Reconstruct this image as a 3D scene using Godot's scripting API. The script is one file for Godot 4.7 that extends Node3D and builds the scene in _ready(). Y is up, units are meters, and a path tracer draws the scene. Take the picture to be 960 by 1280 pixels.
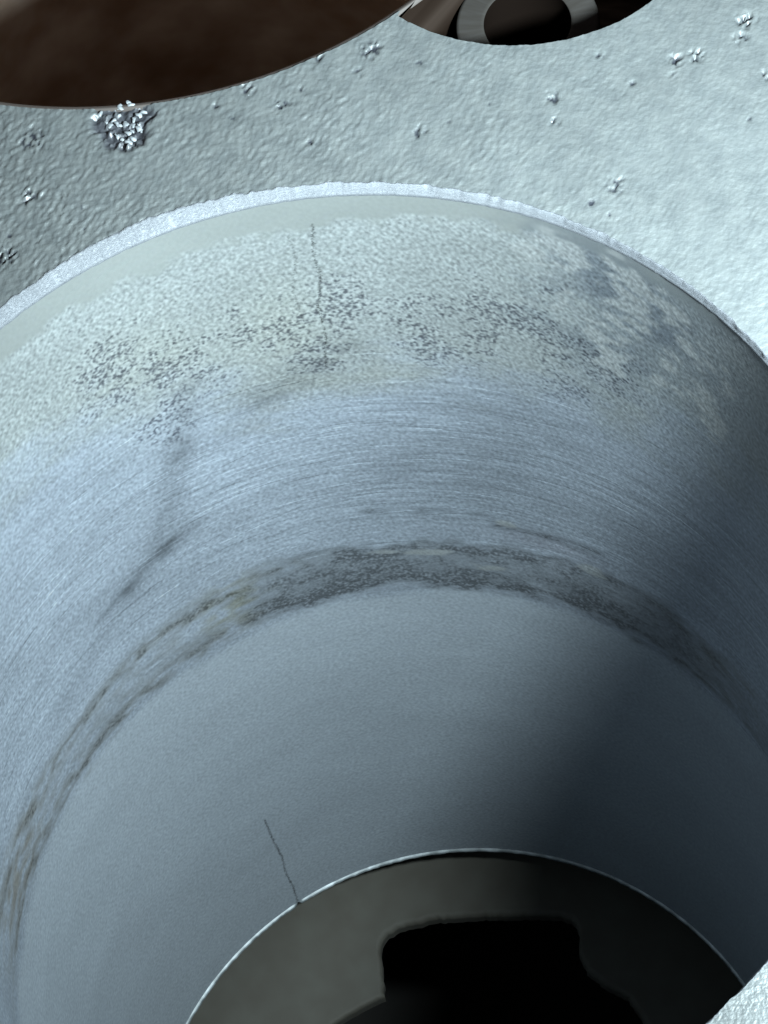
extends Node3D
# A close-up of an engine block: the deck face, a cylinder bore seen from above,
# the neighbouring bore and a coolant hole. Shapes are worked out in bore radii and
# committed at K metres per radius (a 160 mm bore).
const K := 0.08
const DECK := 0.022            # deck face above the inner rim of the bore
const BOTTOM := -3.765         # lower end of the bore wall
const BORE2 := Vector2(0.041, -2.316)
const HOLE := Vector2(0.78, -1.615)
const HOLE_R := 0.421
const FRONT := 110.0           # degrees of wall either side of the far point that get most of the texture
const FRONT_SHARE := 0.85

var rng := RandomNumberGenerator.new()
var n_fine := FastNoiseLite.new()
var n_mid := FastNoiseLite.new()
var n_broad := FastNoiseLite.new()
var n_deck := FastNoiseLite.new()
var n_cell := FastNoiseLite.new()

func _ready() -> void:
	rng.seed = 4711
	# ---- camera
	var cam := Camera3D.new()
	cam.name = "camera"
	cam.fov = rad_to_deg(2.0 * atan(0.5 / 2.82))
	cam.near = 0.01
	cam.far = 20.0
	cam.transform = Transform3D(Basis(Vector3.UP, -0.0559) * Basis(Vector3.RIGHT, -1.08533) * Basis(Vector3.BACK, -0.20256), Vector3(0, 4.90299, 2.34216) * K)
	add_child(cam)
	cam.current = true
	# ---- surroundings, light, exposure
	var we := WorldEnvironment.new()
	we.name = "surroundings"
	var env := Environment.new()
	env.background_mode = Environment.BG_COLOR
	env.background_color = Color(0.42, 0.40, 0.40)
	env.background_energy_multiplier = 1.0
	env.tonemap_mode = Environment.TONE_MAPPER_LINEAR
	env.tonemap_exposure = 1.0
	env.sdfgi_enabled = true
	env.ssao_enabled = true
	env.ssil_enabled = true
	we.environment = env
	add_child(we)
	var torch := SpotLight3D.new()
	torch.name = "torch"
	torch.light_color = Color(0.915, 0.985, 1.0)
	torch.light_energy = 0.62
	torch.light_size = 0.0145
	torch.spot_range = 2.0
	torch.spot_attenuation = 2.0
	torch.spot_angle = 49.0
	torch.spot_angle_attenuation = 1.0
	torch.shadow_enabled = true
	torch.position = Vector3(1.43, 2.22, 0.96) * K
	add_child(torch)
	torch.look_at_from_position(torch.position, Vector3(1.15, 0.0, -0.70) * K)
	# ---- noises
	setup_noise(n_fine, 1, 55.0, 2)
	setup_noise(n_mid, 2, 26.0, 3)
	setup_noise(n_broad, 3, 2.2, 3)
	setup_noise(n_deck, 5, 68.0, 2)
	n_cell.seed = 4
	n_cell.noise_type = FastNoiseLite.TYPE_CELLULAR
	n_cell.frequency = 55.0
	n_cell.cellular_return_type = FastNoiseLite.RETURN_DISTANCE2_SUB
	# ---- the block
	var block := Node3D.new()
	block.name = "engine_block"
	block.set_meta("label", "grey cast metal engine block with open cylinder bores in its rough deck face")
	block.set_meta("category", "engine block")
	add_child(block)
	build_deck(block)
	build_bore(block)
	build_second_bore(block)
	build_coolant_hole(block)
	build_crankcase(block)

func setup_noise(n: FastNoiseLite, s: int, f: float, oct: int) -> void:
	n.seed = s
	n.noise_type = FastNoiseLite.TYPE_SIMPLEX_SMOOTH
	n.frequency = f
	n.fractal_octaves = oct

# ------------------------------------------------------------------ helpers
func rim(a: float) -> float:   # outer radius of the chamfer by angle in degrees
	var c := maxf(0.004, 0.015 - 0.00018 * clampf(a, -60.0, 60.0)) + 0.012 * exp(-pow((a + 10.0) / 15.0, 2.0))
	var q := deg_to_rad(a)
	var p := Vector2(sin(q), -cos(q))
	return 1.0 + c + 0.0024 * n_mid.get_noise_2d(p.x * 1.3 + 7.0, p.y * 1.3) + 0.0028 * n_deck.get_noise_2d(p.x * 0.55, p.y * 0.55) + 0.003 * n_broad.get_noise_2d(p.x * 4.0, p.y * 4.0) + 0.0035 * maxf(0.0, n_mid.get_noise_2d(p.x * 0.6, p.y * 0.6 + 5.0))

func hole_r(a: float) -> float:   # the coolant hole keeps a thin wall between itself and the next bore
	var q := deg_to_rad(a)
	var dir := Vector2(sin(q), -cos(q))
	var r := HOLE_R + 0.0015 * n_mid.get_noise_2d(dir.x * 0.2, dir.y * 0.2)
	while (HOLE + dir * r).distance_to(BORE2) < 1.036 and r > 0.1:
		r -= 0.004
	return r

func angle_of(x: float, z: float) -> float:
	return rad_to_deg(atan2(x, -z))

func commit(called: String, pos: PackedVector3Array, uv: PackedVector2Array, idx: PackedInt32Array, m: Material, parent: Node, at := Vector3.ZERO, col := PackedColorArray()) -> MeshInstance3D:
	var p := PackedVector3Array()
	p.resize(pos.size())
	for i in pos.size():
		p[i] = (pos[i] - at) * K
	var arr := []
	arr.resize(Mesh.ARRAY_MAX)
	arr[Mesh.ARRAY_VERTEX] = p
	if uv.size():
		arr[Mesh.ARRAY_TEX_UV] = uv
	if col.size():
		arr[Mesh.ARRAY_COLOR] = col
	arr[Mesh.ARRAY_NORMAL] = smooth_normals(p, idx)
	arr[Mesh.ARRAY_INDEX] = idx
	var am := ArrayMesh.new()
	am.add_surface_from_arrays(Mesh.PRIMITIVE_TRIANGLES, arr)
	am.surface_set_material(0, m)
	var o := MeshInstance3D.new()
	o.name = called
	o.mesh = am
	o.position = at * K
	parent.add_child(o, true)
	return o

func smooth_normals(p: PackedVector3Array, idx: PackedInt32Array) -> PackedVector3Array:
	var n := PackedVector3Array()
	n.resize(p.size())
	for t in range(0, idx.size(), 3):
		var a := idx[t]
		var b := idx[t + 1]
		var c := idx[t + 2]
		var f := (p[c] - p[a]).cross(p[b] - p[a]) * 1e6   # clockwise front
		n[a] += f
		n[b] += f
		n[c] += f
	for i in n.size():
		n[i] = n[i].normalized()
	return n

# A surface of revolution about a vertical axis. profile holds (radius, y) from top to bottom;
# inside faces the axis, otherwise it faces away.
func revolve(called: String, profile: PackedVector2Array, centre: Vector2, segs: int, inside: bool, m: Material, parent: Node, warp := "", at := Vector3.ZERO, tiles := 1.0) -> MeshInstance3D:
	var pos := PackedVector3Array()
	var uv := PackedVector2Array()
	var idx := PackedInt32Array()
	var rows := profile.size()
	var along := 0.0
	for j in rows:
		if j > 0:
			along += profile[j].distance_to(profile[j - 1])
		for i in segs + 1:
			var a := -180.0 + 360.0 * float(i) / segs
			var q := deg_to_rad(a)
			var pr := profile[j]
			if warp != "":
				pr = bend(warp, pr, a, j, rows)
			pos.append(Vector3(centre.x + sin(q) * pr.x, pr.y, centre.y - cos(q) * pr.x))
			uv.append(Vector2(float(i) / segs * 6.0 * tiles, along * tiles))
	for j in rows - 1:
		for i in segs:
			var k := j * (segs + 1) + i
			if inside:
				idx.append_array([k, k + 1, k + segs + 1, k + 1, k + segs + 2, k + segs + 1])
			else:
				idx.append_array([k, k + segs + 1, k + 1, k + 1, k + segs + 1, k + segs + 2])
	var o := commit(called, pos, uv, idx, m, parent, at)
	seam(o, segs, rows)
	return o

# the small unevenness that a turned profile has at an angle
func bend(how: String, p: Vector2, a: float, j: int, rows: int) -> Vector2:
	var q := deg_to_rad(a)
	var x := sin(q)
	var z := -cos(q)
	if how == "rim":
		var ro := rim(a)
		var t := p.x
		var wob := 0.0012 * n_mid.get_noise_2d(x * 1.6 + t * 0.06, z * 1.6) + 0.0026 * n_deck.get_noise_2d(x * 1.1 + t * 0.06, z * 1.1 + t * 0.075)
		wob *= clampf((ro - 1.0) / 0.028, 0.25, 1.0)
		if j == 0:
			return Vector2(ro + 0.012, DECK - 0.012)
		if j == 1:
			return Vector2(ro + 0.0005, DECK + deck_height(x * ro, z * ro) + 0.001)
		if j == rows - 1:
			return Vector2(1.0015, -0.012)
		if j == rows - 2:
			return Vector2(0.9985 + 0.0015 * maxf(0.0, n_mid.get_noise_2d(x * 0.9, z * 0.9)), -0.001 - 0.004 * maxf(0.0, n_mid.get_noise_2d(x * 0.7 + 9.0, z * 0.7)))
		return Vector2(1.0 + (ro - 1.0) * t + wob, DECK * t + 0.003 * sin(t * PI) + wob)
	if how == "lip":
		var nick := exp(-pow((a + 19.6) / 0.35, 2.0)) * 0.012
		return Vector2(p.x + nick + 0.0018 * n_mid.get_noise_2d(x * 0.8, z * 0.8) + 0.0012 * n_deck.get_noise_2d(x, z), p.y)
	return Vector2(p.x * hole_r(a) / HOLE_R, p.y)

func seam(o: MeshInstance3D, segs: int, rows: int) -> void:   # one normal on both sides of the seam
	var am: ArrayMesh = o.mesh
	var arr := am.surface_get_arrays(0)
	var n: PackedVector3Array = arr[Mesh.ARRAY_NORMAL]
	for j in rows:
		var a := j * (segs + 1)
		var s := (n[a] + n[a + segs]).normalized()
		n[a] = s
		n[a + segs] = s
	arr[Mesh.ARRAY_NORMAL] = n
	var m := am.surface_get_material(0)
	am.clear_surfaces()
	am.add_surface_from_arrays(Mesh.PRIMITIVE_TRIANGLES, arr)
	am.surface_set_material(0, m)

func noise_image(w: int, h: int, f: float, s: int, oct := 1, kind := FastNoiseLite.TYPE_SIMPLEX_SMOOTH, seamless := false) -> Image:
	var n := FastNoiseLite.new()
	n.seed = s
	n.noise_type = kind
	n.frequency = f
	n.fractal_octaves = oct
	n.fractal_type = FastNoiseLite.FRACTAL_FBM if oct > 1 else FastNoiseLite.FRACTAL_NONE
	var im: Image = n.get_seamless_image(w, h, false, false, 0.1, true) if seamless else n.get_image(w, h, false, false, true)
	im.convert(Image.FORMAT_L8)
	return im

func mottled(w: int, f: float, s: int, dark: Color, light: Color, oct := 4) -> ImageTexture:
	var im := noise_image(w, w, f, s, oct, FastNoiseLite.TYPE_SIMPLEX_SMOOTH, true)
	var d := im.get_data()
	var out := PackedByteArray()
	out.resize(d.size() * 3)
	for i in d.size():
		var c := dark.lerp(light, d[i] / 255.0)
		out[i * 3] = c.r8
		out[i * 3 + 1] = c.g8
		out[i * 3 + 2] = c.b8
	return ImageTexture.create_from_image(Image.create_from_data(w, w, false, Image.FORMAT_RGB8, out))

func plain(c: Color, rough: float, metal: float) -> StandardMaterial3D:
	var m := StandardMaterial3D.new()
	m.albedo_color = c
	m.roughness = rough
	m.metallic = metal
	return m

# ------------------------------------------------------------------ deck face
# Pits seen on the deck: x, z, radius, depth, roughness
const PITS := [
	[-0.259, -1.357, 0.020, 0.006], [-0.359, -1.28, 0.045, 0.007], [-0.391, -1.146, 0.028, 0.010], [-0.463, -1.016, 0.036, 0.012],
	[0.102, -1.27, 0.022, 0.008], [0.029, -1.25, 0.010, 0.008], [0.161, -1.213, 0.026, 0.008], [0.243, -1.173, 0.008, 0.008],
	[0.201, -1.101, 0.016, 0.007], [0.37, -1.292, 0.034, 0.009], [0.331, -1.244, 0.016, 0.007], [0.419, -1.06, 0.022, 0.010],
	[0.7, -1.062, 0.022, 0.009], [0.689, -1.003, 0.016, 0.010], [0.767, -0.816, 0.030, 0.008], [1.009, -1.074, 0.020, 0.016],
	[1.132, -1.131, 0.026, 0.018], [1.109, -1.089, 0.020, 0.014], [1.127, -0.985, 0.016, 0.012], [0.967, -1.077, 0.020, 0.012],
	[0.948, -1.041, 0.012, 0.008], [0.595, -0.954, 0.012, 0.005], [0.709, -0.788, 0.016, 0.006], [0.482, -1.072, 0.010, 0.006],
	[0.821, -1.133, 0.014, 0.007], [-0.62, -1.21, 0.03, 0.01], [1.31, -0.72, 0.024, 0.012], [-0.55, -1.4, 0.03, 0.008],
]
const PATCH := Vector3(-0.172, -1.271, 0.062)   # the big corroded patch: x, z, radius

func deck_height(x: float, z: float) -> float:
	var rough := clampf(0.80 - 0.50 * x, 0.30, 1.0) * (1.0 - 0.6 * smoothstep(-0.2, 0.6, z))                     # coarser skin towards one side
	var b := n_broad.get_noise_2d(x * 1.5, z * 1.5)
	rough *= 0.85 + 0.6 * b
	var h := 0.0031 * n_deck.get_noise_2d(x, z) + 0.0009 * n_mid.get_noise_2d(x, z)
	h += 0.0034 * maxf(0.0, n_deck.get_noise_2d(x * 0.8 + 11.0, z * 0.8) - 0.15)
	return h * rough + 0.002 * b

func axis(spans: Array) -> PackedFloat32Array:
	var out := PackedFloat32Array()
	for s in spans:
		var n := int(round((s[1] - s[0]) / s[2]))
		for i in n:
			out.append(s[0] + (s[1] - s[0]) * i / n)
	out.append(spans[-1][1])
	return out

func build_deck(block: Node3D) -> void:
	var xs := axis([[-2.0, -0.8, 0.03], [-0.8, 1.4, 0.0044], [1.4, 2.2, 0.03]])
	var zs := axis([[-3.9, -1.9, 0.04], [-1.9, -0.35, 0.0044], [-0.35, 1.7, 0.011]])
	var nx := xs.size()
	var nz := zs.size()
	var pos := PackedVector3Array()
	var col := PackedColorArray()
	var uv := PackedVector2Array()
	var dead := PackedByteArray()
	pos.resize(nx * nz)
	col.resize(nx * nz)
	uv.resize(nx * nz)
	dead.resize(nx * nz)
	for j in nz:
		var z := zs[j]
		var dz := zs[mini(j + 1, nz - 1)] - zs[maxi(j - 1, 0)]
		for i in nx:
			var x := xs[i]
			var k := j * nx + i
			var px := x
			var pz := z
			var reach := 0.75 * (dz + xs[mini(i + 1, nx - 1)] - xs[maxi(i - 1, 0)])
			for h in 3:
				var c := Vector2.ZERO if h == 0 else BORE2 if h == 1 else HOLE
				var d := Vector2(x, z) - c
				var l := d.length()
				if l > (1.12 if h < 2 else 0.43):
					continue
				var r := rim(angle_of(d.x, d.y)) if h == 0 else 1.0305 if h == 1 else hole_r(angle_of(d.x, d.y))
				if l < r:
					dead[k] = 1
					if l > r - reach:
						d *= r / l
						px = c.x + d.x
						pz = c.y + d.y
					else:
						dead[k] = 2
			var y := DECK + (deck_height(px, pz) if dead[k] < 2 else 0.0)
			pos[k] = Vector3(px, y, pz)
			uv[k] = Vector2(px, pz) * 1.7
			var t := 0.5 + 0.5 * n_broad.get_noise_2d(px * 2.0, pz * 2.0 + 9.0)
			var g := lerpf(0.40, 0.47, t)
			col[k] = Color(g * 0.88, g * 0.98, g * 1.0)
	# pits and the corroded patch
	for p in PITS:
		dent(pos, col, xs, zs, p[0], p[1], p[2] * 0.8, p[3])
	for q in 70:
		dent(pos, col, xs, zs, rng.randf_range(-0.75, 1.35), rng.randf_range(-1.5, -0.6), rng.randf_range(0.004, 0.010), rng.randf_range(0.004, 0.009))
	dent_patch(pos, col, xs, zs)
	var idx := PackedInt32Array()
	for j in nz - 1:
		for i in nx - 1:
			var k := j * nx + i
			for t in 2:
				var a := k if t == 0 else k + 1
				var b := k + 1 if t == 0 else k + nx + 1
				var c := k + nx
				if dead[a] == 2 or dead[b] == 2 or dead[c] == 2 or (dead[a] and dead[b] and dead[c]):
					continue
				idx.append(a)
				idx.append(b)
				idx.append(c)
	var m := plain(Color(0.54, 0.54, 0.54), 0.46, 0.25)
	m.vertex_color_use_as_albedo = true
	m.albedo_texture = mottled(512, 0.02, 31, Color(0.86, 0.87, 0.88), Color(1, 1, 1))
	m.heightmap_enabled = true
	m.heightmap_scale = 0.007
	m.heightmap_texture = ImageTexture.create_from_image(noise_image(1024, 1024, 0.045, 32, 4, FastNoiseLite.TYPE_SIMPLEX_SMOOTH, true))
	var deck := commit("deck_face", pos, uv, idx, m, block, Vector3.ZERO, col)
	deck.set_meta("label", "rough grey deck face scattered with small dark casting pits")
	# crystalline lumps in the big patch and the small pits, each a part
	var bright := plain(Color(0.42, 0.44, 0.455), 0.55, 0.1)
	var lumps := []
	for v in 5:
		lumps.append(lump_mesh(v, bright))
	for q in 26:
		var a := rng.randf() * TAU
		var r := sqrt(rng.randf()) * PATCH.z * 0.86
		put_lump(deck, lumps, PATCH.x + cos(a) * r, PATCH.y + sin(a) * r, rng.randf_range(0.004, 0.0085), -0.006)
	for p in PITS:
		for q in int(rng.randf_range(0.0, 1.35)):
			var a := rng.randf() * TAU
			var r: float = p[2] * rng.randf_range(0.3, 1.1)
			put_lump(deck, lumps, p[0] + cos(a) * r, p[1] + sin(a) * r, rng.randf_range(0.0022, 0.0042), -0.0018)

func nearest(v: PackedFloat32Array, x: float) -> int:
	return clampi(v.bsearch(x), 0, v.size() - 1)

func dent(pos: PackedVector3Array, col: PackedColorArray, xs: PackedFloat32Array, zs: PackedFloat32Array, x: float, z: float, r: float, depth: float) -> void:
	var nx := xs.size()
	for j in range(nearest(zs, z - 1.6 * r), nearest(zs, z + 1.6 * r) + 1):
		for i in range(nearest(xs, x - 1.6 * r), nearest(xs, x + 1.6 * r) + 1):
			var k := j * nx + i
			var d := Vector2(pos[k].x - x, pos[k].z - z)
			var l := d.length() / r
			if l > 1.6:
				continue
			var n := n_mid.get_noise_2d(pos[k].x * 2.2 + 5.0, pos[k].z * 2.2)
			var c := n_cell.get_noise_2d(pos[k].x * 0.9, pos[k].z * 0.9)
			var fall := clampf(1.35 - l, 0.0, 1.0)
			var deep := clampf((n + 0.02) * 5.0, 0.0, 1.0) * fall
			pos[k].y += -depth * 0.75 * deep + 0.003 * fall * n
			if deep > 0.35:
				col[k] = col[k].lerp(Color(0.05, 0.06, 0.09), clampf((deep - 0.35) * 1.8, 0.0, 0.9))

func dent_patch(pos: PackedVector3Array, col: PackedColorArray, xs: PackedFloat32Array, zs: PackedFloat32Array) -> void:
	var nx := xs.size()
	var r := PATCH.z
	for j in range(nearest(zs, PATCH.y - 1.7 * r), nearest(zs, PATCH.y + 1.7 * r) + 1):
		for i in range(nearest(xs, PATCH.x - 1.7 * r), nearest(xs, PATCH.x + 1.7 * r) + 1):
			var k := j * nx + i
			var d := Vector2(pos[k].x - PATCH.x, pos[k].z - PATCH.y)
			var edge := 1.0 + 0.45 * n_mid.get_noise_2d(d.normalized().x * 0.05 + 3.0, d.normalized().y * 0.05)
			var l := d.length() / (r * edge)
			var fall := clampf((1.15 - l) * 4.0, 0.0, 1.0)
			if fall <= 0.0:
				continue
			var c := n_cell.get_noise_2d(pos[k].x, pos[k].z)          # near -1 in the clefts between grains
			var cleft := clampf(-0.35 - c, 0.0, 0.4) * 2.5
			pos[k].y += fall * (0.001 + 0.005 * n_mid.get_noise_2d(pos[k].x * 1.4, pos[k].z * 1.4) - 0.012 * cleft)
			col[k] = col[k].lerp(Color(0.54, 0.58, 0.63), fall * 0.7).lerp(Color(0.05, 0.055, 0.08), clampf(fall * cleft * 0.9, 0.0, 0.8))

func lump_mesh(v: int, m: Material) -> ArrayMesh:
	var st := SurfaceTool.new()
	st.begin(Mesh.PRIMITIVE_TRIANGLES)
	st.set_smooth_group(0)
	var ring := 7
	var pts := []
	for j in 4:
		var row := []
		var e := PI * 0.5 * j / 3.0
		for i in ring:
			var a := TAU * i / ring + 0.3 * j
			var w := 1.0 + 0.35 * sin(a * 2.0 + v * 1.7 + j) + 0.2 * sin(a * 3.0 + v)
			row.append(Vector3(cos(a) * cos(e) * w, sin(e) * (0.75 + 0.1 * v * 0.3), sin(a) * cos(e) * w * 0.8))
		pts.append(row)
	for j in 3:
		for i in ring:
			var a: Vector3 = pts[j][i]
			var b: Vector3 = pts[j][(i + 1) % ring]
			var c: Vector3 = pts[j + 1][i]
			var d: Vector3 = pts[j + 1][(i + 1) % ring]
			for p in [a, b, c, b, d, c]:
				st.add_vertex(p * K)
	st.generate_normals()
	var am := st.commit()
	am.surface_set_material(0, m)
	return am

func put_lump(deck: Node3D, lumps: Array, x: float, z: float, s: float, dy: float) -> void:
	var o := MeshInstance3D.new()
	o.name = "metal_grain"
	o.mesh = lumps[rng.randi() % lumps.size()]
	o.position = Vector3(x, DECK + dy, z) * K
	o.basis = Basis(Vector3.UP, rng.randf() * TAU) * Basis(Vector3.RIGHT, rng.randf_range(-0.4, 0.4)) * Basis.from_scale(Vector3(s, s * rng.randf_range(0.5, 0.9), s))
	deck.add_child(o, true)

# ------------------------------------------------------------------ the bore
func wall_u(a: float) -> float:
	if absf(a) <= FRONT:
		return 0.5 + a / FRONT * FRONT_SHARE * 0.5
	var s := (absf(a) - FRONT) / (180.0 - FRONT) * (1.0 - FRONT_SHARE) * 0.5
	return 0.5 + signf(a) * (FRONT_SHARE * 0.5 + s)

func wall_angle(u: float) -> float:
	var d := u - 0.5
	if absf(d) <= FRONT_SHARE * 0.5:
		return d / (FRONT_SHARE * 0.5) * FRONT
	return signf(d) * (FRONT + (absf(d) - FRONT_SHARE * 0.5) / ((1.0 - FRONT_SHARE) * 0.5) * (180.0 - FRONT))

func blob(a: float, d: float, a0: float, d0: float, wa: float, wd: float) -> float:
	return exp(-pow((a - a0) / wa, 2.0) - pow((d - d0) / wd, 2.0))

func stroke(a: float, d: float, p: Vector2, q: Vector2, width: float) -> float:   # a soft smear from p to q, (angle, depth)
	var s := 57.3
	var v := Vector2(a, d * s)
	p.y *= s
	q.y *= s
	var near := Geometry2D.get_closest_point_to_segment(v, p, q)
	return exp(-v.distance_squared_to(near) / (width * width))

# bare blotches in the film, pale scuffs in the ring, speckled patches: angle, depth, half widths (, strength)
const FLAKES := [[47.0, 0.12, 2.2, 0.10], [47.8, 0.28, 2.4, 0.09], [44.5, 0.40, 2.2, 0.13], [56.0, 0.32, 1.8, 0.10], [57.2, 0.22, 1.6, 0.07], [54.3, 0.11, 2.6, 0.05], [50.5, 0.06, 1.6, 0.05], [41.0, 0.30, 1.4, 0.06], [59.5, 0.42, 1.3, 0.07], [52.5, 0.45, 1.2, 0.06], [38.0, 0.12, 3.0, 0.08], [61.5, 0.20, 1.0, 0.06]]
const SCUFFS := [[28.5, 1.44, 2.2, 0.020], [40.7, 1.56, 2.6, 0.035], [15.3, 1.635, 4.5, 0.020], [10.0, 1.62, 3.0, 0.016], [24.0, 1.70, 4.0, 0.02]]
const SPECKS := [[-9.5, 0.50, 7.0, 0.16, 1.0], [-3.5, 0.43, 4.5, 0.12, 0.85], [-20.0, 0.42, 6.0, 0.22, 0.6], [-15.0, 0.64, 6.0, 0.16, 0.65], [10.8, 0.50, 3.4, 0.17, 0.95], [6.5, 0.62, 5.0, 0.10, 0.8], [27.0, 0.50, 7.0, 0.16, 1.0], [35.5, 0.50, 5.5, 0.17, 0.85], [20.5, 0.56, 4.5, 0.15, 0.8], [39.5, 0.32, 4.0, 0.13, 0.75], [46.0, 0.50, 5.5, 0.15, 0.85], [38.0, 0.66, 6.0, 0.12, 0.6], [3.0, 0.50, 6.0, 0.18, 0.5]]

func bore_material() -> StandardMaterial3D:
	# broad zones at low resolution, fine marks at full resolution
	var lw := 448
	var lh := 640
	var big := noise_image(lw, lh, 0.012, 51, 4).get_data()
	var big2 := noise_image(lw, lh, 0.03, 52, 4).get_data()
	var small := noise_image(lw, lh, 0.11, 53, 3).get_data()
	var base := PackedByteArray()
	var marks := PackedByteArray()
	base.resize(lw * lh * 3)
	marks.resize(lw * lh * 4)
	for j in lh:
		var d := (j + 0.5) / lh * 3.8
		for i in lw:
			var a := wall_angle((i + 0.5) / lw)
			var k := j * lw + i
			var b := big[k] / 255.0 - 0.5
			var b2 := big2[k] / 255.0 - 0.5
			var s := small[k] / 255.0 - 0.5
			# weights of the zones
			var land := 1.0 - smoothstep(0.09, 0.125, d + 0.05 * s + 0.03 * b2 + 0.03 * clampf((a - 12.0) / 20.0, 0.0, 3.0))
			var end := 0.80 + 0.0035 * clampf(a + 2.0, -60.0, 0.0) * 2.0 - 0.003 * maxf(a - 20.0, 0.0)
			var grain := (1.0 - smoothstep(end - 0.28, end + 0.10, d + 0.26 * b + 0.22 * b2 + 0.12 * s)) * (1.0 - land)
			var lower := smoothstep(1.83, 1.90, d + 0.05 * b2)
			var hone := clampf(1.0 - land - grain - lower, 0.0, 1.0)
			var c := Color(0.660, 0.688, 0.685) * land + Color(0.705, 0.738, 0.746) * grain + Color(0.700, 0.745, 0.80) * hone + Color(0.755, 0.798, 0.842) * lower
			c.a = 1.0
			# scoured metal, worn streaks, stains
			var tone := 1.0 + (0.09 * b + 0.09 * b2 * (1.0 - land)) * (1.0 - 0.6 * lower) + 0.05 * s * hone
			tone -= 0.10 * stroke(a, d, Vector2(-10.8, 0.60), Vector2(-14.1, 0.83), 2.2) * (1.0 + 2.0 * s)
			tone -= 0.12 * stroke(a, d, Vector2(-14.1, 0.83), Vector2(-20.6, 1.20), 2.4) * (1.0 + 2.0 * s + b2)
			tone -= 0.17 * stroke(a, d, Vector2(-15.0, 1.19), Vector2(-27.5, 1.28), 2.5) * (1.0 + 1.6 * s) * smoothstep(-10.0, -20.0, a)
			tone -= 0.10 * stroke(a, d, Vector2(-26.0, 1.28), Vector2(-33.0, 1.31), 1.0) * (1.0 + 2.0 * s)
			tone -= 0.12 * stroke(a, d, Vector2(10.5, 0.62), Vector2(-2.0, 0.76), 3.0) * (1.0 + 2.0 * s)
			tone -= 0.13 * blob(a, d, 24.0, 1.22, 22.0, 0.30) * (1.0 + 1.5 * b2)
			tone -= 0.08 * blob(a, d, 30.0, 0.85, 16.0, 0.20)
			tone += 0.05 * blob(a, d, 6.0, 0.98, 14.0, 0.16)
			c = c * tone
			# a dull film that has flaked away in ragged blotches
			var film := blob(a, d, 50.0, 0.22, 17.0, 0.34) * smoothstep(31.0, 41.0, a + 14.0 * b2 + 10.0 * s)
			var bare := 0.0
			for f in FLAKES:
				bare = maxf(bare, smoothstep(0.18, 0.75, blob(a, d, f[0] + 8.0 * b2, f[1], f[2] * 1.25, f[3] * 1.3) * (0.80 + 3.2 * s + 1.6 * b2)))
			c = c.lerp(Color(0.47, 0.51, 0.55), clampf(0.85 * film * (1.0 + 1.2 * b2), 0.0, 0.9)).lerp(Color(0.76, 0.785, 0.79), 0.75 * bare)
			# yellowish tint round the speckled patches
			c = c.lerp(Color(0.70, 0.715, 0.66), 0.30 * clampf(blob(a, d, -15.0, 0.50, 8.0, 0.20) + blob(a, d, 14.0, 0.72, 9.0, 0.08) + blob(a, d, 3.0, 0.5, 6.0, 0.2), 0.0, 1.0))
			# the dirty ring where the piston rings turned back
			var edge_t := 1.575 + 0.02 * sin(a * 0.09) + 0.09 * b2 + 0.07 * s
			var edge_b := 1.835 + 0.05 * b2 + 0.05 * s
			var band := smoothstep(edge_t - 0.05, edge_t + 0.03, d) * (1.0 - smoothstep(edge_b - 0.05, edge_b + 0.03, d))
			var strong := smoothstep(-18.0, 2.0, a + 16.0 * b2) * (1.0 - smoothstep(40.0, 70.0, a))
			var lines := exp(-pow((d - edge_t - 0.015) / 0.028, 2.0)) + exp(-pow((d - edge_b + 0.045) / 0.035, 2.0))
			var faint := smoothstep(-95.0, -60.0, a) * (1.0 - smoothstep(60.0, 90.0, a))
			var dirt := band * strong * (0.50 + 0.7 * b2 + 0.5 * s) + lines * strong * 0.22 * (0.9 + 2.2 * s + b2)
			dirt += lines * faint * (1.0 - strong) * clampf(0.12 + 0.6 * b2 + 0.7 * s, 0.0, 1.0) * (1.0 if a < 0.0 else 0.4)
			dirt += band * faint * (1.0 - strong) * clampf(0.10 + 0.35 * s + 0.3 * b2, 0.0, 1.0)
			dirt += 0.55 * stroke(a, d, Vector2(27.0, 1.46), Vector2(42.0, 1.45), 1.0) * (0.7 + 2.0 * s)
			dirt += 0.35 * stroke(a, d, Vector2(8.0, 1.40), Vector2(26.0, 1.42), 1.0) * (0.6 + 3.0 * s)
			dirt = clampf(dirt, 0.0, 1.0)
			c = c.lerp(Color(0.60, 0.575, 0.50), 0.28 * clampf((0.6 + 1.8 * s + b2) * (0.6 * lines + 0.5 * band) * faint * (1.0 - strong) + 0.25 * band * strong, 0.0, 1.0))
			var scuff := 0.0
			for f in SCUFFS:
				scuff = maxf(scuff, smoothstep(0.30, 0.60, blob(a, d, f[0], f[1], f[2], f[3]) * (0.75 + 1.8 * s)))
			c = c.lerp(Color(0.74, 0.76, 0.75), 0.55 * scuff)
			dirt *= 1.0 - 0.7 * scuff
			c = c.lerp(Color(0.56, 0.50, 0.41), 0.40 * clampf(blob(a, d, -66.0, 1.70, 9.0, 0.10) * (0.5 + 2.4 * s), 0.0, 1.0))
			c = c.lerp(Color(0.66, 0.655, 0.54), 0.45 * clampf(blob(a, d, -14.0, 1.67, 4.0, 0.10) * (0.5 + 2.6 * s), 0.0, 1.0))
			c = c.lerp(Color(0.52, 0.50, 0.54), 0.25 * blob(a, d, 34.0, 1.50, 8.0, 0.05))
			base[k * 3] = clampi(int(c.r * 255.0), 0, 255)
			base[k * 3 + 1] = clampi(int(c.g * 255.0), 0, 255)
			base[k * 3 + 2] = clampi(int(c.b * 255.0), 0, 255)
			# marks: speckle, streak, grain, crust
			var sp := 0.0
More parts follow.
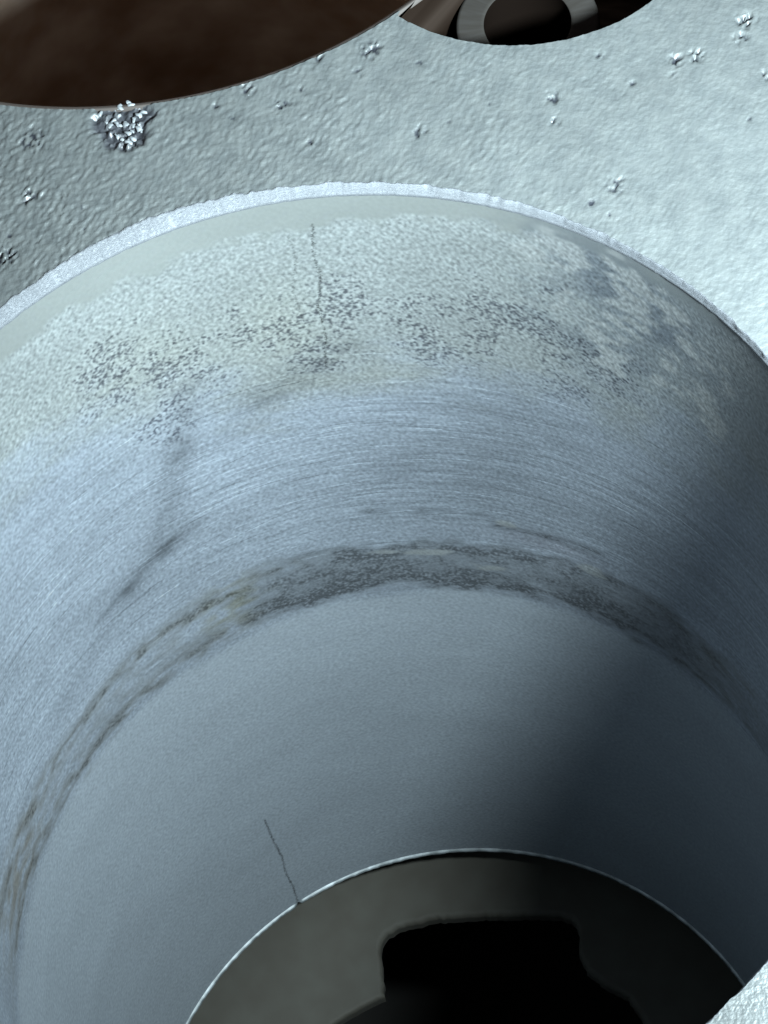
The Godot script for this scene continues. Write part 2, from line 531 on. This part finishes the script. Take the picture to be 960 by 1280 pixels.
			for f in SPECKS:
				sp = maxf(sp, f[4] * blob(a, d, f[0], f[1], f[2], f[3]) * (1.0 + 2.2 * b2 + 1.6 * s))
			sp = clampf(sp + 0.16 * grain * (1.0 + 2.0 * b2), 0.0, 1.0) * (1.0 - 0.7 * bare)
			marks[k * 4] = int(sp * 255.0)
			marks[k * 4 + 1] = int(clampf((hone * 0.9 + lower * 0.11 + 0.15 * grain) * (0.75 + 1.2 * b) * (0.6 + 0.6 * smoothstep(-40.0, 10.0, a)), 0.0, 1.0) * 255.0)
			marks[k * 4 + 2] = int(clampf(grain * 0.9 + hone * 0.7 + lower * 0.45 + land * 0.12, 0.0, 1.0) * 255.0)
			marks[k * 4 + 3] = int(dirt * 255.0)
	var w := 2048
	var h := 1280
	var bi := Image.create_from_data(lw, lh, false, Image.FORMAT_RGB8, base)
	bi.resize(w, h, Image.INTERPOLATE_BILINEAR)
	var mi := Image.create_from_data(lw, lh, false, Image.FORMAT_RGBA8, marks)
	mi.resize(w, h, Image.INTERPOLATE_BILINEAR)
	var bd := bi.get_data()
	var md := mi.get_data()
	var g1 := noise_image(w, h, 0.42, 61, 1, FastNoiseLite.TYPE_VALUE_CUBIC).get_data()
	var gi := noise_image(w, h, 0.17, 62, 2)
	var g2 := gi.get_data()
	var wi := noise_image(1500, h, 0.27, 63, 1)
	wi.resize(w, h, Image.INTERPOLATE_CUBIC)
	var worm := wi.get_data()
	var w2i := noise_image(1300, h, 0.12, 66, 2)
	w2i.resize(w, h, Image.INTERPOLATE_CUBIC)
	var worm2 := w2i.get_data()
	var si := noise_image(150, h, 0.42, 64, 2, FastNoiseLite.TYPE_VALUE_CUBIC)
	si.resize(w, h, Image.INTERPOLATE_CUBIC)
	var st := si.get_data()
	var si2 := noise_image(44, 640, 0.24, 65, 2)
	si2.resize(w, h, Image.INTERPOLATE_CUBIC)
	var st2 := si2.get_data()
	var hd := PackedByteArray()
	hd.resize(w * h)
	for k in w * h:
		var sp := md[k * 4] / 255.0
		var sk := md[k * 4 + 1] / 255.0
		var gr := md[k * 4 + 2] / 255.0
		var cr := md[k * 4 + 3] / 255.0
		var a1 := (g1[k] - 128) / 128.0
		var a2 := (g2[k] - 128) / 128.0
		var s1 := (st[k] - 128) / 128.0 + 0.45 * (st2[k] - 128) / 128.0
		var wm := (worm[k] - 128) / 128.0
		var w2 := (worm2[k] - 128) / 128.0
		var grains := 0.55 * a1 + 0.75 * a2
		var f := 1.0 + gr * 0.24 * grains + sk * 0.115 * s1
		# worm-like pits: where the noise falls under a level set by their density
		var pit := clampf((sp * 0.62 - 0.44 - wm * 0.48 - w2 * 0.42 - 0.32 * a1 - 0.30 * a2) * 1.6, 0.0, 1.0) * minf(1.0, sp * 1.4)
		f *= 1.0 - 0.38 * pit
		# dirt lies in broken, smeared flecks
		var dd := clampf(cr * (0.95 + 0.35 * s1 - 0.5 * wm + 0.9 * a2 + 0.6 * a1 - 0.5 * w2), 0.0, 0.9)
		f *= 1.0 - 0.50 * dd
		bd[k * 3] = clampi(int(bd[k * 3] * f), 0, 255)
		bd[k * 3 + 1] = clampi(int(bd[k * 3 + 1] * f), 0, 255)
		bd[k * 3 + 2] = clampi(int(bd[k * 3 + 2] * (f + 0.03 * pit)), 0, 255)
		hd[k] = clampi(int(128.0 + gr * 34.0 * grains + sk * 34.0 * s1 - 50.0 * pit + dd * 45.0 * (0.4 - wm)), 0, 255)
	scratches(bd, hd, w, h)
	# cracks running down the wall
	crack(bd, hd, w, h, [[9.3, 0.10], [8.6, 0.20], [8.9, 0.30], [7.8, 0.42], [7.9, 0.55], [7.0, 0.68]], 0.46, 1.3, 71)
	crack(bd, hd, w, h, [[6.0, 0.12], [6.4, 0.22], [5.2, 0.34], [5.6, 0.5]], 0.24, 1.2, 73)
	crack(bd, hd, w, h, [[-20.3, 3.03], [-20.1, 3.2], [-19.6, 3.35], [-19.9, 3.5], [-19.5, 3.62], [-19.7, 3.77]], 0.58, 1.4, 72)
	var m := plain(Color(0.68, 0.68, 0.68), 0.5, 0.25)
	m.albedo_texture = ImageTexture.create_from_image(Image.create_from_data(w, h, false, Image.FORMAT_RGB8, bd))
	m.heightmap_enabled = true
	m.heightmap_scale = 0.012
	m.heightmap_texture = ImageTexture.create_from_image(Image.create_from_data(w, h, false, Image.FORMAT_L8, hd))
	return m

func scratches(bd: PackedByteArray, hd: PackedByteArray, w: int, h: int) -> void:   # fine honing scratches round the bore
	var r := RandomNumberGenerator.new()
	r.seed = 77
	for q in 900:
		var a := r.randf_range(-100.0, 75.0)
		var d := r.randfn(1.1, 0.24)
		if d < 0.62 or d > 1.62:
			continue
		var span := r.randf_range(2.0, 16.0)
		var slope := r.randf_range(-0.05, 0.05) * (1.0 if r.randf() < 0.8 else 3.0)
		var gain := r.randf_range(0.05, 0.24) * (1.0 if r.randf() < 0.62 else -1.0)
		var x0 := int(wall_u(a - span * 0.5) * w)
		var x1 := int(wall_u(a + span * 0.5) * w)
		for x in range(maxi(x0, 1), mini(x1, w - 1)):
			var t := float(x - x0) / (x1 - x0)
			var e := gain * sin(t * PI) * r.randf_range(0.4, 1.3)
			var k := clampi(int(d / 3.8 * h + (t - 0.5) * slope * (x1 - x0)), 0, h - 1) * w + x
			for c in 3:
				bd[k * 3 + c] = clampi(int(bd[k * 3 + c] * (1.0 + e)), 0, 255)
			hd[k] = clampi(int(hd[k] + e * 160.0), 0, 255)

func crack(bd: PackedByteArray, hd: PackedByteArray, w: int, h: int, path: Array, strength: float, width: float, s: int) -> void:
	var r := RandomNumberGenerator.new()
	r.seed = s
	for q in path.size() - 1:
		var p0 := Vector2(wall_u(path[q][0]) * w, path[q][1] / 3.8 * h)
		var p1 := Vector2(wall_u(path[q + 1][0]) * w, path[q + 1][1] / 3.8 * h)
		var n := int(p0.distance_to(p1))
		for t in n:
			var p := p0.lerp(p1, float(t) / n) + Vector2(r.randf_range(-1.3, 1.3), 0)
			var wide := width * r.randf_range(0.1, 1.3)
			for x in range(int(p.x - 4), int(p.x + 5)):
				var e := strength * r.randf_range(0.2, 1.1) * clampf(wide + 0.5 - absf(x - p.x), 0.0, 1.0)
				var k := int(p.y) * w + x
				for ch in 3:
					bd[k * 3 + ch] = int(bd[k * 3 + ch] * (1.0 - clampf(e, 0.0, 0.9)))
				hd[k] = int(hd[k] * (1.0 - 0.7 * clampf(e, 0.0, 1.0)))

func build_bore(block: Node3D) -> void:
	# wall
	var pos := PackedVector3Array()
	var uv := PackedVector2Array()
	var idx := PackedInt32Array()
	var segs := 512
	var ys := PackedFloat32Array([0.0])
	while ys[-1] > BOTTOM + 0.03:
		ys.append(ys[-1] - 0.03)
	ys.append(BOTTOM)
	for y in ys:
		for i in segs + 1:
			var u := float(i) / segs
			var a := wall_angle(u)
			var q := deg_to_rad(a)
			# crust stands slightly proud in the dirty ring; the wall below it is a touch less worn
			var rr := 1.0 - 0.0035 * exp(-pow((y + 1.71) / 0.11, 2.0)) * (1.0 + 0.8 * n_mid.get_noise_2d(a * 0.006, y * 0.25))
			if i == 0 or i == segs:
				rr = 1.0
			pos.append(Vector3(sin(q) * rr, y, -cos(q) * rr))
			uv.append(Vector2(u, -y / 3.8))
	for j in ys.size() - 1:
		for i in segs:
			var k := j * (segs + 1) + i
			idx.append_array([k, k + 1, k + segs + 1, k + 1, k + segs + 2, k + segs + 1])
	var wall := commit("cylinder_bore", pos, uv, idx, bore_material(), block)
	seam(wall, segs, ys.size())
	wall.set_meta("label", "worn grey cylinder bore with speckled upper wall and dark dirty ring halfway down")
	# chamfer round the rim
	var cm := plain(Color(0.425, 0.44, 0.46), 0.5, 0.2)
	cm.albedo_texture = mottled(256, 0.05, 41, Color(0.80, 0.82, 0.84), Color(1, 1, 1))
	cm.heightmap_enabled = true
	cm.heightmap_scale = 0.004
	cm.heightmap_texture = ImageTexture.create_from_image(noise_image(512, 512, 0.05, 42, 3, FastNoiseLite.TYPE_SIMPLEX_SMOOTH, true))
	var prof := PackedVector2Array([Vector2(1.2, 0)])
	for j in 11:
		prof.append(Vector2(1.0 - 0.1 * j, 0))
	prof.append(Vector2(-0.1, 0))
	var ch := revolve("rim_chamfer", prof, Vector2.ZERO, 1400, true, cm, wall, "rim", Vector3.ZERO, 4.0)
	ch.set_meta("label", "bright bevelled rim round the mouth of the bore")
	# lip at the lower end
	var lip := plain(Color(0.50, 0.525, 0.54), 0.42, 0.3)
	lip.albedo_texture = mottled(512, 0.03, 43, Color(0.55, 0.56, 0.56), Color(1, 1, 1))
	var low := PackedVector2Array([Vector2(1.001, BOTTOM + 0.002), Vector2(0.995, BOTTOM - 0.001), Vector2(0.992, BOTTOM - 0.003), Vector2(0.991, BOTTOM - 0.007), Vector2(0.993, BOTTOM - 0.012), Vector2(1.0, BOTTOM - 0.017), Vector2(1.06, BOTTOM - 0.019)])
	var lo := revolve("lower_lip", low, Vector2.ZERO, 720, true, lip, wall, "lip")
	lo.set_meta("label", "thin bright lip at the lower end of the bore")

func build_second_bore(block: Node3D) -> void:
	var m := plain(Color(0.74, 0.69, 0.65), 0.7, 0.0)
	m.albedo_texture = mottled(512, 0.012, 81, Color(0.70, 0.62, 0.56), Color(1, 1, 1))
	var prof := PackedVector2Array()
	for j in 40:
		prof.append(Vector2(1.0, -0.05 - (3.75 - 0.05) * j / 39.0))
	var w := revolve("cylinder_bore", prof, BORE2, 256, true, m, block, "", Vector3.ZERO, 0.5)
	w.set_meta("label", "dark unlit neighbouring bore with brownish wall")
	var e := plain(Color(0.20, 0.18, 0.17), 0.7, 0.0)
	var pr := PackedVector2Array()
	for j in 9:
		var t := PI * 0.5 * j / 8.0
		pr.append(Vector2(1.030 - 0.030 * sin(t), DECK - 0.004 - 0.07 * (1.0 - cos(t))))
	pr.insert(0, Vector2(1.034, DECK - 0.012))
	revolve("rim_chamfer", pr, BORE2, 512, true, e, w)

func build_coolant_hole(block: Node3D) -> void:
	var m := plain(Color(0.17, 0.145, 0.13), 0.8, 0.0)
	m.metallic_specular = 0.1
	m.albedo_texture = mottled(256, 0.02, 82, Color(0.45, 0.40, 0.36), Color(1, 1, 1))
	var pr := PackedVector2Array([Vector2(HOLE_R + 0.012, DECK - 0.02), Vector2(HOLE_R + 0.001, DECK - 0.004)])
	for j in 12:
		pr.append(Vector2(HOLE_R, DECK - 0.012 - 0.4 * j / 11.0))
	pr.append(Vector2(HOLE_R - 0.02, -0.41))
	pr.append(Vector2(0.0, -0.415))
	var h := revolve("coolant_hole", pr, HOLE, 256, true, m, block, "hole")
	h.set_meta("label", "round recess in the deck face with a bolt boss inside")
	var c := Vector2(0.7235, -1.381)
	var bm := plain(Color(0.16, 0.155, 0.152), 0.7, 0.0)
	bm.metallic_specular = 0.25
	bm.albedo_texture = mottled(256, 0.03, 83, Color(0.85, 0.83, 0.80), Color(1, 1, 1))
	var ring := PackedVector2Array([Vector2(0.0945, -0.1425), Vector2(0.0965, -0.1405), Vector2(0.102, -0.14), Vector2(0.146, -0.14), Vector2(0.152, -0.142), Vector2(0.155, -0.148), Vector2(0.162, -0.42)])
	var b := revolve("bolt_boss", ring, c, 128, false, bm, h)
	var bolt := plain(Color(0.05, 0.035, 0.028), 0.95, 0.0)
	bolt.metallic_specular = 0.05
	revolve("bolt_hole", PackedVector2Array([Vector2(0.095, -0.143), Vector2(0.0935, -0.147), Vector2(0.0925, -0.6), Vector2(0.0, -0.6)]), c, 96, true, bolt, b)
	b.set_meta("label", "grey tubular boss with a dark open bolt hole")

# ------------------------------------------------------------------ below and round the bores
func build_crankcase(block: Node3D) -> void:
	var top := -3.95
	# outline of the opening in the web, (x, z)
	var line := PackedVector2Array([
		Vector2(-0.355, -0.735), Vector2(-0.265, -0.765), Vector2(-0.15, -0.79), Vector2(-0.135, -0.865), Vector2(-0.125, -0.95), Vector2(-0.095, -0.99), Vector2(-0.04, -1.0), Vector2(0.07, -1.0),
		Vector2(0.225, -0.97), Vector2(0.39, -0.93), Vector2(0.49, -0.90), Vector2(0.525, -0.87), Vector2(0.53, -0.83), Vector2(0.51, -0.76), Vector2(0.52, -0.70), Vector2(0.56, -0.645), Vector2(0.625, -0.585),
		Vector2(0.655, -0.49), Vector2(0.70, -0.2), Vector2(0.62, 0.25), Vector2(0.2, 0.45), Vector2(-0.3, 0.3), Vector2(-0.5, -0.1), Vector2(-0.48, -0.5)])
	var c := Vector2(0.2, -0.55)
	var n := 240
	var inner := PackedVector2Array()
	for i in n:
		var dir := Vector2.from_angle(TAU * i / n)
		var far := 0.0
		for k in line.size():
			var hit = Geometry2D.segment_intersects_segment(c, c + dir * 4.0, line[k], line[(k + 1) % line.size()])
			if hit != null:
				far = maxf(far, c.distance_to(hit))
		inner.append(c * Vector2(0.965, 1.0) + Vector2(0, 0.157) + dir * Vector2(0.965, 1.0) * (far + 0.006 * n_broad.get_noise_1d(i * 0.35)))
	var pos := PackedVector3Array()
	var uv := PackedVector2Array()
	var idx := PackedInt32Array()
	var rows := 5
	for j in rows:
		for i in n + 1:
			var a := inner[i % n]
			var dir := (a - c - Vector2(0, 0.157)).normalized()
			var p: Vector2 = a if j < 3 else a + dir * (0.02 if j == 3 else 2.6)
			var y: float = [top - 0.06, top - 0.03, top - 0.012, top, top][j]
			pos.append(Vector3(p.x, y, p.y))
			uv.append(p)
	for j in rows - 1:
		for i in n:
			var k := j * (n + 1) + i
			idx.append_array([k, k + n + 1, k + 1, k + 1, k + n + 1, k + n + 2])
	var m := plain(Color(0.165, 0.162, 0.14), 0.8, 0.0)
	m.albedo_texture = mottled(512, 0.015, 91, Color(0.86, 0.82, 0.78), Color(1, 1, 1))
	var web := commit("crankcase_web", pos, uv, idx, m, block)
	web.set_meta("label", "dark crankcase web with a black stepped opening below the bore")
	# outer walls and sump floor, inward and outward faces
	var side := plain(Color(0.30, 0.30, 0.31), 0.6, 0.2)
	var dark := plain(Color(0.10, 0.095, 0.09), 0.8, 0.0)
	var lo := Vector3(-2.0, -6.4, -3.9)
	var hi := Vector3(2.2, DECK, 1.7)
	var t := 0.12
	var parts := [
		[Vector3(lo.x, lo.y, lo.z), Vector3(lo.x + t, hi.y - 0.008, hi.z)], [Vector3(hi.x - t, lo.y, lo.z), Vector3(hi.x, hi.y - 0.008, hi.z)],
		[Vector3(lo.x + t, lo.y, lo.z), Vector3(hi.x - t, hi.y - 0.008, lo.z + t)], [Vector3(lo.x + t, lo.y, hi.z - t), Vector3(hi.x - t, hi.y - 0.008, hi.z)]]
	for p in parts:
		slab("block_side", p[0], p[1], side, block)
	slab("sump_floor", Vector3(lo.x + t, lo.y, lo.z + t), Vector3(hi.x - t, lo.y + t, hi.z - t), dark, block)

func slab(called: String, a: Vector3, b: Vector3, m: Material, parent: Node) -> void:
	var bm := BoxMesh.new()
	bm.size = (b - a) * K
	bm.material = m
	var o := MeshInstance3D.new()
	o.name = called
	o.mesh = bm
	o.position = (a + b) * 0.5 * K
	parent.add_child(o, true)
